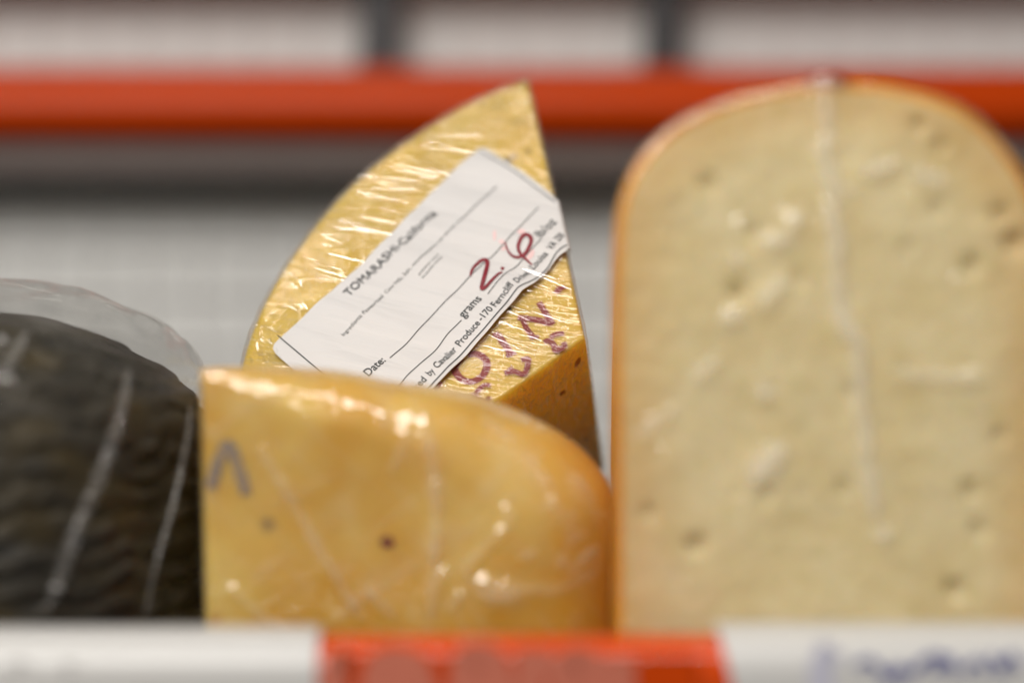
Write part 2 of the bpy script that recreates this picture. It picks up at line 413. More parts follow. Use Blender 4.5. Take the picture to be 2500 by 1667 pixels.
# coated wire grid in front of the back wall
wr = bpy.data.objects.new('wire_grid', None); C.objects.link(wr); wr.location = (0, 1.0315, zz[1]-.004)
tag(wr, 'pale coated wire grid hanging against the back wall', 'wire grid')
rod0 = None
for k in range(-11, 12):
    if rod0 is None:
        V, F = tube([Vector((0, 0, z*.02)) for z in range(12)], .0009); o = rod0 = mesh('rod', V, F, M['rod'], wr)
    else:
        o = rod0.copy(); C.objects.link(o); o.parent = wr
    o.location = (k*.0222, 0, 0)

wl = bpy.data.objects.new('wire_grid', None); C.objects.link(wl); wl.location = (0, 1.0318, 0)
tag(wl, 'faint pale wire mesh on the grey wall below the ledge', 'wire grid')
zl = PY(1250, 474, 1.03).z
V, F = tube([Vector((0, 0, zl*z/11)) for z in range(12)], .0014); ro = mesh('rod', V, F, M['rod'], wl)
V, F = tube([Vector((x*.05, 0, 0)) for x in range(-9, 10)], .0009); hz_ = mesh('cross_rod', V, F, M['rod'], wl)
for k in range(-11, 12):
    o = ro if k == -11 else ro.copy()
    if k > -11: C.objects.link(o); o.parent = wl
    o.location = (k*.0225, 0, 0)
for k in range(1, 7):
    o = hz_ if k == 1 else hz_.copy()
    if k > 1: C.objects.link(o); o.parent = wl
    o.location = (0, -.0026, k*.0215)
# ------------------------------------------------------------------ front rail with sleeves
ZR = PY(1250, 1512, .588).z
def rail_prof(off, yb=.0):
    p = [(.5755-off, -.010), (.5755-off, ZR-.0120)]
    for k in range(11):
        a = math.radians(90*k/10); p.append((.5755+.0090-(.0090+off)*math.cos(a), ZR-.0110+(.0075+off)*math.sin(a)))
    p += [(.590, ZR-.0035+off), (.5925+off, ZR-.005), (.5925+off, ZR-.012)]
    return p
body = rail_prof(0) + [(.5905, ZR-.013), (.5905, -.010)]
V, F = extrude_x(body, -.5, .5, 4); F = [f[::-1] for f in F]
tag(mesh('shelf_rail', V, F, M['rail'], None, True, 40), 'glossy orange plastic rail along the front edge of the shelf', 'rail')
def sleeve(name, px0, px1, lab, off=.0011, lean=0., lift=0.):
    outer = rail_prof(off+.0007+lift); inner = rail_prof(off*.35)
    pr = outer + inner[::-1]
    x0 = PY(px0, 1570, .577).x; x1 = PY(px1, 1570, .577).x
    V, F = extrude_x(pr, x0, x1, 6, (lambda k, t: lean*(1-t)*max(0, (ZR-pr[k][1]))))
    F = [f[::-1] for f in F]
    o = bpy.data.objects.new(name, None); C.objects.link(o); o.location = ((x0+x1)/2, .577, ZR-.04)
    b = mesh('sleeve_body', [Vector(v)-o.location for v in V], F, M['white_sleeve'], o, True, 50)
    tag(o, lab, 'price sleeve', 'white sleeves clipped over the front rail'); return o
sl = sleeve('price_sleeve', -300, 775, 'white price sleeve on the orange rail below the dark cheese')
sr = sleeve('price_sleeve', 1752, 2900, 'white price sleeve with blue script below the pale gouda', lean=.25, lift=.0010)
YF = .5755-.0011-.0007-.0003
def front_print(name, parent, strokes, wpx, mat, Y, taper=False):
    """flat print on the upright front of the rail"""
    parts = []
    for st in strokes:
        pts = [PY(x, y, Y) for x, y in st]; pl = catmull([Vector((p.x, p.z)) for p in pts], 6)
        V, F = ribbon(pl, wpx*.0000975, 0, None, taper); parts.append(([Vector((v[0], Y-.00003*len(parts), v[1]))-parent.location for v in V], F))
    V, F = join(parts); return mesh(name, V, F, mat, parent, False)
front_print('grey_print', sl, [[(25, 1640), (50, 1620), (70, 1650), (60, 1700)], [(135, 1680), (160, 1625), (190, 1640), (205, 1690)], [(330, 1700), (345, 1660), (380, 1690)]], 26, M['grey_ink'], YF)
front_print('blue_script', sr, [[(2085, 1625), (2120, 1612), (2150, 1635), (2175, 1655), (2205, 1640)], [(2165, 1665), (2190, 1630), (2230, 1640), (2250, 1615), (2290, 1600), (2310, 1635)],
    [(2280, 1640), (2310, 1605), (2335, 1640)], [(2350, 1640), (2385, 1612), (2405, 1640)], [(2415, 1600), (2440, 1620), (2460, 1635)], [(2430, 1640), (2470, 1600), (2490, 1630)]], 17, M['blue_ink'], YF-.001)
front_print('ring_print', sr, [[(2010, 1700), (2003, 1650), (2015, 1600), (2030, 1575)]], 60, M['lilac_ink'], YF-.001)
rc = bpy.data.objects.new('rail_card', None); C.objects.link(rc); rc.location = (PY(1150, 1640, .5745).x, .5745, ZR-.03)
tag(rc, 'orange card with pale frosted lettering on the middle of the front rail', 'card')
a, b = PY(800, 1600, .5745), PY(1700, 1600, .5745)
box('card_sheet', a.x-rc.location.x, b.x-rc.location.x, -.0004, .0004, -.02, a.z-rc.location.z, M['orange'], rc, .0002)
front_print('frosted_print', rc, [[(800, 1700), (828, 1625), (850, 1620)], [(910, 1700), (925, 1630), (960, 1612), (1010, 1625), (1040, 1700)], [(965, 1700), (975, 1640)],
    [(1130, 1700), (1140, 1612), (1200, 1612), (1230, 1700)], [(1180, 1700), (1185, 1640)], [(1290, 1620), (1300, 1700)], [(1260, 1618), (1350, 1618)], [(1370, 1700), (1390, 1618), (1450, 1630), (1490, 1700)], [(1430, 1700), (1440, 1650)], [(1515, 1605), (1518, 1700)]], 70, M['card_tint'], .5738)

# ------------------------------------------------------------------ labelled wedge (in focus)
LEAN = math.radians(36)
n = (-FWD*math.cos(LEAN) + UPV*math.sin(LEAN) - Vector((.105, 0, 0))).normalized()
A = P(1428, 824, .694)
ex = Vector((1, 0, 0)) - n*n.x
FW = Frame(A, ex, n.cross(ex))
T = .068
arc = [(1287, 194), (1262, 194), (1224, 206), (1128, 248), (1050, 292), (936, 374), (862, 430), (803, 493), (752, 560), (700, 630), (655, 695), (622, 765), (598, 830), (578, 890), (566, 960), (572, 1040), (610, 1130), (690, 1205), (811, 1255)]
arc2 = [Vector(p) for p in catmull([FW.uv(p) for p in arc], 5)]
for _ in range(80): arc2 = [arc2[0]]+[(a+b+b+c)/4 for a, b, c in zip(arc2, arc2[1:], arc2[2:])]+[arc2[-1]]
outl = ccw(resample(arc2 + [FW.uv((1200, 985)), Vector((0, 0)), FW.uv((1356, 492))], .0022))
wedge = FW.root('cheese_wedge')
tag(wedge, 'yellow pepper cheese wedge wrapped in film with a white handwritten 2.6 label', 'cheese')
def bevw(p):
    d = min((p-Vector(q)).length for q in arc2)
    return .0030 if d < .004 else .0013
hc = lambda x, y: .0006*noise.noise(Vector((x, y, 3))*60)
V, F = prism(outl, T, [bevw(p) for p in outl], sp=.0035, hf=hc)
wb = mesh('cheese_body', V, F, M['toma'], wedge, True, 50)
wb.data.materials.append(M['toma_cut'])
for pg in wb.data.polygons:
    if abs(pg.normal.z) < .3: pg.material_index = 1      # cut sides show the paste
WMIN = min((FW.M@Vector((p.x, p.y, -T))).z for p in outl)
print('WEDGE LOW', WMIN)
# film around it
nr = normals2(outl)
fo = [p+q*(.0008+.0003*noise.noise(Vector((p.x, p.y, 0))*300)) for p, q in zip(outl, nr)]
def hfilm(x, y):
    a = math.radians(-15); s = x*math.cos(a)+y*math.sin(a); t = -x*math.sin(a)+y*math.cos(a)
    return .00025*noise.noise(Vector((s*45, t*520, 1)))+.00035*noise.noise(Vector((x, y, 5))*170)+hc(x, y)
V, F = prism(fo, T+.001, [bevw(p)+.0003 for p in outl], sp=.0013, hf=hfilm, zoff=.0012)
wf = mesh('plastic_wrap', V, F, M['film_wedge'], wedge, True, 60)
def Z4(x, y): return (1000+x/3.92, 550+y/3.92)
def Z5(x, y): return (1000+x/3.92, 850+y/3.92)
def Z3(x, y): return (550+x/3.92, 550+y/3.92)
def Z2(x, y): return (1000+x/3.92, 170+y/3.92)
stamps = [([(560, 1240), (640, 1235), (715, 1275), (742, 1340), (705, 1430), (625, 1490), (540, 1495), (470, 1450), (432, 1385), (445, 1330), (500, 1270)], 46, Z4),
 ([(795, 1065), (825, 1055), (860, 1040)], 34, Z4), ([(845, 1050), (890, 1120), (940, 1190), (968, 1235)], 44, Z4), ([(925, 1258), (970, 1240), (1020, 1222)], 30, Z4),
 ([(1035, 888), (1120, 897), (1240, 915), (1355, 945)], 44, Z4), ([(1238, 745), (1290, 830), (1330, 890), (1372, 955)], 40, Z4), ([(1085, 920), (1125, 1000), (1190, 1080)], 34, Z4), ([(1150, 1092), (1190, 1078), (1240, 1072)], 26, Z4),
 ([(1385, 650), (1430, 635), (1492, 600)], 30, Z4), ([(1430, 600), (1420, 640), (1445, 660)], 26, Z4),
 ([(1400, 1215), (1385, 1160), (1335, 1110), (1290, 1128)], 38, Z4), ([(1350, 1085), (1400, 1050), (1480, 1042)], 34, Z4), ([(1400, 1190), (1450, 1180), (1488, 1160), (1470, 1128)], 32, Z4),
 ([(908, 1420), (1000, 1402), (1085, 1435), (1118, 1390), (1135, 1285), (1070, 1300)], 36, Z4), ([(955, 1365), (985, 1400), (1000, 1420)], 30, Z4),
 ([(775, 368), (725, 358), (660, 410), (640, 465), (685, 500), (740, 508), (768, 470)], 30, Z5), ([(590, 440), (640, 465)], 20, Z5),
 ([(220, 400), (250, 380), (280, 330)], 60, Z5), ([(1380, 0), (1400, 40), (1480, 10)], 30, Z5)]
for st, wd, zf in stamps:
    pl = catmull([FW.uv(zf(*p)) for p in st], 6)
    V, F = ribbon(pl, wd*1.5/3.92*.000125, .00030+.00003*stamps.index((st, wd, zf)), hc); mesh('stamp_letter', V, F, M['stamp'], wedge, False)
for c, r in ((Z4(958, 805), 5), ((1290, 372), 6), ((1240, 395), 9), ((1255, 385), 7)):
    ctr = FW.uv(c); pl = [ctr+Vector((math.cos(a), math.sin(a)))*r*.000125*(1+.35*noise.noise(Vector((math.cos(a), math.sin(a), r)))) for a in [k*.5236 for k in range(12)]]
    V = [(p.x, p.y, .0006+hc(p.x, p.y)) for p in pl]; mesh('pepper_fleck', V, [list(range(12))], plain('fleck', (.05, .018, .010) if r != 5 else (.008, .009, .008), .5), wedge, False)
# taut stretch lines and crumples of the film
def inpoly(q, poly):
    r = False
    for a, b in zip(poly, poly[1:]+poly[:1]):
        if (a[1] > q[1]) != (b[1] > q[1]) and q[0] < (b[0]-a[0])*(q[1]-a[1])/(b[1]-a[1])+a[0]: r = not r
    return r
parts = []
def streaks(poly, n, ang, spread, l0, l1, w0, w1):
    xs = [p[0] for p in poly]; ys = [p[1] for p in poly]; k = 0
    while k < n:
        c = (random.uniform(min(xs), max(xs)), random.uniform(min(ys), max(ys)))
        if not inpoly(c, poly): continue
        k += 1; a = math.radians(random.gauss(ang, spread)); L = random.uniform(l0, l1)/2; d = (math.cos(a)*L, math.sin(a)*L)
        pts = [(c[0]+d[0]*t, c[1]+d[1]*t) for t in (-1, -.5, 0, .5, 1)]
        if not (inpoly(pts[0], SILW) and inpoly(pts[-1], SILW)): continue
        pl = [Vector((*FW.uv(p, .0015), 0)) for p in pts]
        kv = math.tan(math.radians(random.gauss(4.5, 4.5))); kx = math.tan(math.radians(random.gauss(0, 4))); m0 = pl[2].copy()
        V, F = ribbon([p.to_2d() for p in catmull(pl, 2)], 2*random.uniform(w0, w1), 0, None, True)
        zb = .0019+hfilm(m0.x, m0.y)
        parts.append(([Vector((v[0], v[1], zb+kv*(v[1]-m0.y)+kx*(v[0]-m0.x))) for v in V], F))
SILW = [(1285, 205), (1225, 215), (1050, 302), (856, 446), (756, 568), (660, 705), (605, 830), (585, 900), (700, 1000), (1200, 985), (1420, 822)]
streaks([(1370, 625), (1400, 770), (1330, 860), (1180, 930), (1060, 940), (1200, 780), (1280, 690)], 140, 17, 5, 35, 130, .00007, .00017)
streaks([(1080, 290), (1180, 300), (1120, 380), (960, 530), (900, 600), (800, 520), (930, 390)], 120, 12, 6, 30, 150, .00009, .00026)
streaks([(800, 520), (900, 600), (770, 720), (690, 660)], 90, 16, 8, 20, 100, .00009, .00026)
streaks([(690, 640), (770, 730), (660, 830), (700, 890), (590, 890), (620, 780)], 110, 30, 50, 6, 26, .00018, .00055)
streaks([(1200, 225), (1280, 215), (1300, 330), (1200, 330)], 30, -25, 14, 12, 50, .00020, .00070)
streaks([(1090, 270), (1260, 205), (1270, 235), (1000, 370), (900, 430), (900, 410)], 50, 70, 20, 8, 22, .00016, .00045)
V, F = join(parts); tag(mesh('stretch_line', V, F, M['streak'], wf, True, 0), kind='stuff')
# paper label
lab_px = [(685, 824), (674, 833), (668, 842), (667, 851), (672, 861), (723, 909), (787, 966), (880, 1040), (924, 1051), (960, 1017), (1054, 949), (1143, 861)] if False else \
 [(690, 819), (677, 830), (668, 840), (666, 849), (672, 861), (723, 909), (787, 966), (860, 1031), (885, 1040), (905, 1035), (960, 985), Z4(195, 1580), Z4(400, 1375), Z4(560, 1215), Z4(760, 1000), Z4(960, 765), Z4(1080, 628), Z4(1190, 558), Z4(1262, 488), Z4(1340, 410), Z4(1400, 330), Z4(1445, 285), Z4(1500, 250),
  (1386, 608), (1372, 550), (1357, 486), (1340, 468), (1290, 432), (1240, 397), (1196, 366), (1186, 360), (1176, 358), (1166, 362), (1100, 421), (1051, 469), (1000, 522), (892, 634), (769, 747)]
LZ = .0024
def hlab(x, y):
    a = math.radians(-20); s = x*math.cos(a)+y*math.sin(a); t = -x*math.sin(a)+y*math.cos(a)
    return LZ+.0008*noise.noise(Vector((s*18, t*130, 2)))+.0007*noise.noise(Vector((x, y, 9))*45)
lo = ccw(resample([FW.uv(p, LZ) for p in lab_px], .0016))
vs, fs, order = fill(lo, .0018)
fs = [f if area2([vs[i] for i in f]) > 0 else f[::-1] for f in fs]
V = [Vector((v.x, v.y, hlab(v.x, v.y))) for v in vs]; F = list(fs); L = len(lo); row = []
for p in lo: row.append(len(V)); V.append(Vector((p.x, p.y, hlab(p.x, p.y)-.00022)))
for i in range(L): j = (i+1) % L; F.append([order[i], row[i], row[j], order[j]])
# the flap folded back over the edge
e1, e2 = FW.uv((1357, 486), LZ), FW.uv((1386, 608), LZ); o0 = len(V)
for k in range(9):
    p = e1.lerp(e2, k/8); out = Vector(((e2-e1).y, -(e2-e1).x)).normalized(); out = out if out.x > 0 else -out
    for j, (dx, dz) in enumerate(((0, 0), (.0005, -.0002), (.0009, -.0009), (.0010, -.002), (.0010, -.007*math.sin(math.pi*(.05+.9*k/8))-.002))):
        V.append(Vector((p.x+out.x*dx, p.y+out.y*dx, hlab(p.x, p.y)+dz)))
for k in range(8):
    for j in range(4): a = o0+k*5+j; F.append([a, a+1, a+6, a+5])
label = mesh('paper_label', V, F, M['paper'], wedge, True, 60)
def hl(x, y): return hlab(x, y)+.00016
def line(name, px, w=.00026, mat='ink'):
    pl = catmull([FW.uv(p, LZ) for p in px], 7); pl = resample(pl, .0012, False); V, F = ribbon(pl, w, 0, hl); return mesh(name, V, F, M[mat], label, False)
def word(s, p0, p1, bold=0., mat='ink', name='printed_word', hscale=1., kh=None):
    tv, tf, wid = text2d(s, bold); a = FW.uv(p0, LZ); b = FW.uv(p1, LZ); d = (b-a); k = d.length/wid; d.normalize(); nn = Vector((-d.y, d.x))
    V = []
    for (v,) in tv:
        q = a+d*(v.x*k)+nn*(v.y*(kh or k)*hscale); V.append((q.x, q.y, hl(q.x, q.y)))
    return mesh(name, V, tf, M[mat], label, False)
line('border_line', [(677, 818), (787, 912), (870, 985), (900, 1010)], .00036)
line('border_line', [(1170, 366), (1230, 404), (1290, 446), (1356, 494)], .00034)
line('border_line', [(1000, 985), Z4(165, 1568), Z4(380, 1345), Z4(570, 1150), Z4(800, 900), Z4(1000, 650), Z4(1060, 592), Z4(1170, 535), Z4(1260, 467), Z4(1330, 395), Z4(1395, 288), Z4(1450, 232), Z4(1508, 200)], .00036)
line('ruled_line', [(952, 874), (1000, 829), (1075, 748), (1148, 677), (1189, 634), (1206, 621), (1275, 550), (1315, 508)])
line('ruled_line', [(960, 955), (976, 939), (1000, 912), (1060, 857), (1095, 815), (1127, 783)])
line('ruled_line', [(1191, 718), (1212, 693), (1231, 671), (1241, 662), (1260, 650), (1290, 619), (1323, 586)])
word('TOMARASHI-California', (852, 724), (1068, 523), 0., 'ink', 'product_name')
word('Ingredients: Pasteurized  Cow Milk, Salt,', (839, 820), (1005, 657), 0, 'ink_soft', 'fine_print', .95)
word('TOMARASHI-California', (853.2, 724.6), (1069.2, 523.6), 0., 'ink', 'product_name').location.z = 3e-5
def fine(p0, p1, h):
    """print too fine to read: a run of tiny upright and level ticks"""
    a = FW.uv(p0, LZ); b = FW.uv(p1, LZ); d = (b-a); Ln = d.length; d.normalize(); nn = Vector((-d.y, d.x)); x = 0.; parts = []
    while x < Ln:
        if random.random() < .14: x += h*.6; continue
        wd = h*random.uniform(.35, .8)
        for u0, v0, u1, v1 in random.sample([(0, 0, 0, 1), (0, .95, 1, .95), (0, .05, 1, .05), (1, 0, 1, 1), (0, .5, 1, .5)], 3):
            pl = [a+d*(x+u0*wd)+nn*v0*h*.7, a+d*(x+u1*wd)+nn*v1*h*.7]; parts.append(ribbon(pl, h*.16, 0, hl))
        x += wd+h*.25
    V, F = join(parts); return mesh('fine_print', V, F, M['ink_soft'], label, False)
fine((1010, 652), (1214, 454), .0008); fine((1024, 672), (1069, 628), .0007); fine((1032, 680), (1080, 632), .0007)
for s, a, b in (('Pack', (846, 968), (893, 926)), ('Date:', (901, 920), (943, 882)), ('grams', Z4(520, 897), Z4(697, 707)), ('lb/oz', (1321, 584), (1361, 545))):
    word(s, a, b, .010, 'ink', 'printed_word', 1.12)
kp = (FW.uv(Z4(683, 947), LZ)-FW.uv(Z4(487, 1162), LZ)).length/text2d('Produce', .014)[2]
for s, a, b in (('Pac', (978, 985), (1016, 955)), ('ked', Z4(72, 1572), Z4(168, 1482)), ('by', Z4(200, 1447), Z4(248, 1402)), ('Cavalier', Z4(268, 1375), Z4(458, 1190)), ('Produce', Z4(487, 1162), Z4(683, 947)), ('-170', Z4(694, 928), Z4(806, 812)),
                ('Ferncliff', Z4(828, 790), Z4(1004, 576)), ('Drive,', Z4(1036, 562), Z4(1158, 458)), ('Louisa', Z4(1190, 425), Z4(1332, 285)), ('VA', Z4(1366, 250), Z4(1416, 188)), ('230', Z4(1432, 168), Z4(1490, 106))):
    word(s, a, b, .010, 'ink', 'printed_word', 1.12, kp)
def stroke(name, pts, w, mat='marker', dz=.0001):
    pl = catmull([FW.uv(Z4(*p), LZ) for p in pts], 8); V, F = ribbon(pl, w, dz, hl, True); V = [(x, y, z+i*6e-7) for i, (x, y, z) in enumerate(V)]
    return mesh(name, V, F, M[mat], label, False)
stroke('handwritten_digit', [(585, 500), (592, 460), (625, 398), (680, 342), (722, 328), (745, 355), (735, 430), (712, 525), (690, 605), (722, 603), (782, 545), (850, 472), (888, 452)], .00128)
stroke('handwritten_point', [(872, 416), (886, 412), (905, 404)], .0012)
stroke('handwritten_digit', [(915, 170), (938, 240), (982, 292), (1040, 308), (1100, 282), (1150, 210), (1166, 150), (1142, 112), (1102, 106), (1062, 150), (1040, 220), (1058, 272), (1095, 312), (1130, 345), (1172, 382)], .00122)
for pts, w in (([(1040, 60), (1080, 75), (1110, 70)], .0022), ([(815, 60), (815, 150)], .0010), ([(860, 150), (905, 180)], .0014), ([(1120, 330), (1160, 290), (1180, 240)], .0018), ([(905, 210), (890, 240)], .0014)):
    stroke('ink_smudge', pts, w, 'smudge', -.00005)

class Folds:
    """pinched folds of the film: a ridge height and how bunched the film is there"""
    def __init__(s, fr, lst, lift, hk=.9):
        s.L = []; s.hk = hk
        for pts, r in lst:
            pl = resample(catmull([fr.uv(p, lift) for p in pts], 6), .0015, False)
            xs = [p.x for p in pl]; ys = [p.y for p in pl]; s.L.append((pl, r, min(xs)-3*r, max(xs)+3*r, min(ys)-3*r, max(ys)+3*r))
    def at(s, x, y):
        h = f = 0.; q = Vector((x, y))
        for pl, r, a, b, c, d in s.L:
            if a < x < b and c < y < d:
                n_ = len(pl); e, i = min(((p-q).length, i) for i, p in enumerate(pl))
                r2 = r*(.45+.55*math.sin(math.pi*(i+.5)/n_)**.5)*(1+.5*noise.noise(Vector((x, y, r*500))*260))
                k = math.exp(-(e/r2)**2); h = max(h, k*r2*s.hk); f = max(f, k)
        return h, f

def creases(fr, parent, lst, z, mat, name='film_crease'):
    parts = []
    for pts, r in lst:
        pl = catmull([Vector((*fr.uv(p), z)) for p in pts], 7)
        pl = [Vector((p.x, p.y, z+.0006*noise.noise(p*300))) for p in pl]
        parts.append(tube(pl, r))
    for V, F in parts: mesh(name, V, F, M[mat], parent, True, 0)

# ------------------------------------------------------------------ front wrapped piece
YBK = .638
FB = Frame(Vector((PY(1000, 1500, YBK).x, YBK, 0)), (1, 0, 0), (0, 0, 1))
bp = [(499, 897), (560, 893), (700, 899), (850, 914), (950, 935), (1050, 950), (1150, 970), (1205, 990), (1270, 1016), (1340, 1052), (1405, 1096), (1455, 1146), (1488, 1196), (1502, 1250), (1506, 1320), (1505, 1420), (1502, 1530), (1498, 1680)]
bo = [Vector(p) for p in catmull([FB.uv(p) for p in bp], 5)]
xr = bo[-1].x; xl = FB.uv((512, 1600)).x
bo = [Vector((xl, .002)), *bo, Vector((xr-.003, .002))]
bo = ccw(resample(bo, .0024))
anchor = Vector((FB.uv((760, 1500)).x, .035))
ins, bz, TT = [], [], []
xa = FB.uv((500, 900)).x; ztop = max(p.y for p in bo)
for p in bo:
    tl = min(1., max(0., (p.x-xa-.002)/.03)); tb = 1.; tr = min(1., max(0., (p.x-xa-.045)/.05))
    bot = max(0., 1-p.y/.012); r = .004+.009*tl+.014*tr+bot*.005*(1-tr)
    d = (anchor-p); d.normalize(); ins.append(d*r); bz.append(.003+.012*tl+.010*tr+bot*.004*(1-tr))
    TT.append(.033 + .022*min(1, max(0, p.y/ztop)))
piece = FB.root('cheese_piece')
tag(piece, 'amber yellow cheese piece in wrinkled film, front and centre behind the orange rail', 'cheese')
hb = lambda x, y: .0012*noise.noise(Vector((x, y, 7))*35)
ZB = .010
V, F = prism(bo, TT, bz=bz, inset=ins, sp=.004, hf=hb, K=9, zoff=ZB, bk=.80)
mesh('cheese_body', V, F, M['block'], piece, True, 60)
nrb = normals2(bo)
fo = [p+q*.0005 if p.y > .004 else p for p, q in zip(bo, nrb)]
FBL = Folds(FB, [([(1240, 1215), (1235, 1280), (1180, 1340), (1140, 1385), (1165, 1440)], .0011), ([(1165, 1425), (1210, 1430), (1265, 1440)], .0022), ([(1270, 1435), (1340, 1440), (1400, 1425), (1470, 1395)], .0012),
         ([(1010, 985), (1000, 1050), (975, 1100), (958, 1145)], .0008), ([(930, 1000), (940, 1035)], .0012), ([(1100, 1480), (1130, 1440)], .0012), ([(1290, 1345), (1300, 1362)], .0011), ([(1380, 1345), (1370, 1380)], .0010),
         ([(1150, 1060), (1320, 1180), (1430, 1330)], .0009), ([(720, 1230), (800, 1370), (880, 1500)], .0012), ([(560, 1430), (640, 1500), (720, 1540)], .0010), ([(1030, 1010), (1060, 1150), (1065, 1300), (1050, 1420)], .0016), ([(1180, 1030), (1290, 1120), (1370, 1250), (1400, 1330)], .0013), ([(1090, 1380), (1060, 1430), (1050, 1500)], .0013), ([(640, 1100), (720, 1230)], .0014), ([(1330, 1070), (1420, 1180), (1455, 1290)], .0010), ([(1380, 1400), (1440, 1360), (1480, 1345)], .0012), ([(1180, 1445), (1230, 1455), (1262, 1450)], .0026), ([(900, 1440), (960, 1500)], .0012)], ZB)
hbf = lambda x, y: hb(x, y)+.0006*noise.noise(Vector((x, y, 1))*120)+FBL.at(x, y)[0]
V, F = prism(fo, [t+.001 for t in TT], bz=bz, inset=ins, sp=.0011, hf=hbf, K=14, zoff=ZB+.0012, bk=.80)
bf = mesh('plastic_wrap', V, F, M['film_block'], piece, True, 0, {'fold': [FBL.at(v.x, v.y)[1] if v.z > 0 else 0. for v in V]})
ctr = FB.uv((945, 1322), ZB)
V = [(ctr.x+math.cos(a)*.0019*(1+.4*noise.noise(Vector((math.cos(a), math.sin(a), 3)))), ctr.y+math.sin(a)*.0015, ZB+.0006+hb(ctr.x, ctr.y)) for a in [k*.5236 for k in range(12)]]
mesh('pepper_fleck', V, [list(range(12))], plain('dark_red_fleck', (.16, .015, .012), .4), piece, False)
for st, wd in (([(515, 1190), (535, 1120), (560, 1085), (585, 1150), (602, 1205)], 27),):
    pl = catmull([FB.uv(p, ZB) for p in st], 6); V, F = ribbon(pl, wd*.000108, ZB+.0007, hb); mesh('stamp_letter', V, F, M['stamp_violet'], piece, False)
# ------------------------------------------------------------------ pale gouda wedge on the right
YG = .605
a = math.radians(-2.2)
FG = Frame(Vector((PY(2032, 1500, YG).x, YG, 0)), (math.cos(a), math.sin(a), 0), (0, 0, 1))
gp = [(1499, 1500), (1498, 1100), (1496, 800), (1497, 641), (1506, 520), (1530, 440), (1562, 384), (1597, 344), (1642, 308), (1687, 281), (1785, 241), (1852, 223), (1941, 206), (2040, 199), (2146, 200), (2231, 217), (2298, 239), (2365, 272), (2432, 330), (2499, 418), (2540, 510), (2562, 640), (2566, 800), (2566, 1100), (2564, 1500)]
go = [Vector(p) for p in catmull([FG.uv(p) for p in gp], 4)]
rim = resample([Vector((go[0].x-.0005, .0005)), *go, Vector((go[-1].x+.0005, .0005))], .003, False)
gpoly = ccw(rim[:]); gouda = FG.root('gouda_wedge')
tag(gouda, 'tall pale cream gouda wedge with orange rind, cut face towards the viewer', 'cheese')
nrg = normals2(gpoly); RT = .0024
innerp = [Vector((p.x-q.x*RT, max(.0006, p.y-q.y*RT))) for p, q in zip(gpoly, nrg)]
vs, fs, order = fill(innerp, .0016)
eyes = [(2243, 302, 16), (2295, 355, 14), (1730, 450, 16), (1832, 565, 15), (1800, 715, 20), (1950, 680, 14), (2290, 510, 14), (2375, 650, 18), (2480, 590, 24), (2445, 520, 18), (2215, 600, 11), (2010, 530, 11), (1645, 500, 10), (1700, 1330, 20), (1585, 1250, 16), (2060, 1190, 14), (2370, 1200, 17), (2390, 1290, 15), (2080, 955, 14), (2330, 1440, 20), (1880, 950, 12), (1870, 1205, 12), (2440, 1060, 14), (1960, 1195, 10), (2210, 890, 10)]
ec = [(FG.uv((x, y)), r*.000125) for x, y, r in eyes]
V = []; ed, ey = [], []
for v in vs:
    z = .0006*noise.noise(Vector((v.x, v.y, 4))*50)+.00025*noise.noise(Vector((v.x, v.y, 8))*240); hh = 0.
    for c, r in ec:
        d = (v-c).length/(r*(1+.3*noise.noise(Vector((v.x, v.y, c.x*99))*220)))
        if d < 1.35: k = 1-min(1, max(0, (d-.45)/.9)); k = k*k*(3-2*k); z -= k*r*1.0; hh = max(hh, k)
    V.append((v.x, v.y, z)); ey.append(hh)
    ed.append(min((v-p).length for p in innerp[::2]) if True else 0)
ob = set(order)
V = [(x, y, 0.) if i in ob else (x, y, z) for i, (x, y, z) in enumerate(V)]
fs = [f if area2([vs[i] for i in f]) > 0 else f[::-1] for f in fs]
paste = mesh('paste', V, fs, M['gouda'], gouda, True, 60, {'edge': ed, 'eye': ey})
# rind: lip on the cut face plus the swept outside of the wheel
V, F = [], []
prof = [p for p in gpoly]; L = len(prof)
inr = innerp
rows = []
def add(row): rows.append([len(V)+i for i in range(len(row))]); V.extend(row)
add([Vector((p.x, p.y, 0)) for p in inr])
add([Vector((p.x-q.x*.0006, max(.0004, p.y-q.y*.0006), -.0001)) for p, q in zip(prof, nrg)])
NS = 40
for k in range(NS+1):
    th = math.radians(.5)+math.radians(89.5)*k/NS
    add([Vector((p.x, max(p.y, .0004)*math.cos(th), -max(p.y, .0004)*math.sin(th))) for p in prof])
for r0, r1 in zip(rows, rows[1:]):
    for i in range(L):
        j = (i+1) % L
        F.append([r0[i], r1[i], r1[j], r0[j]])
F.append(rows[-1])
mesh('rind', V, F, M['gouda_rind'], gouda, True, 60)
fo = [p+q*.0005 if p.y > .01 else Vector((p.x, .0016)) for p, q in zip(gpoly, nrg)]
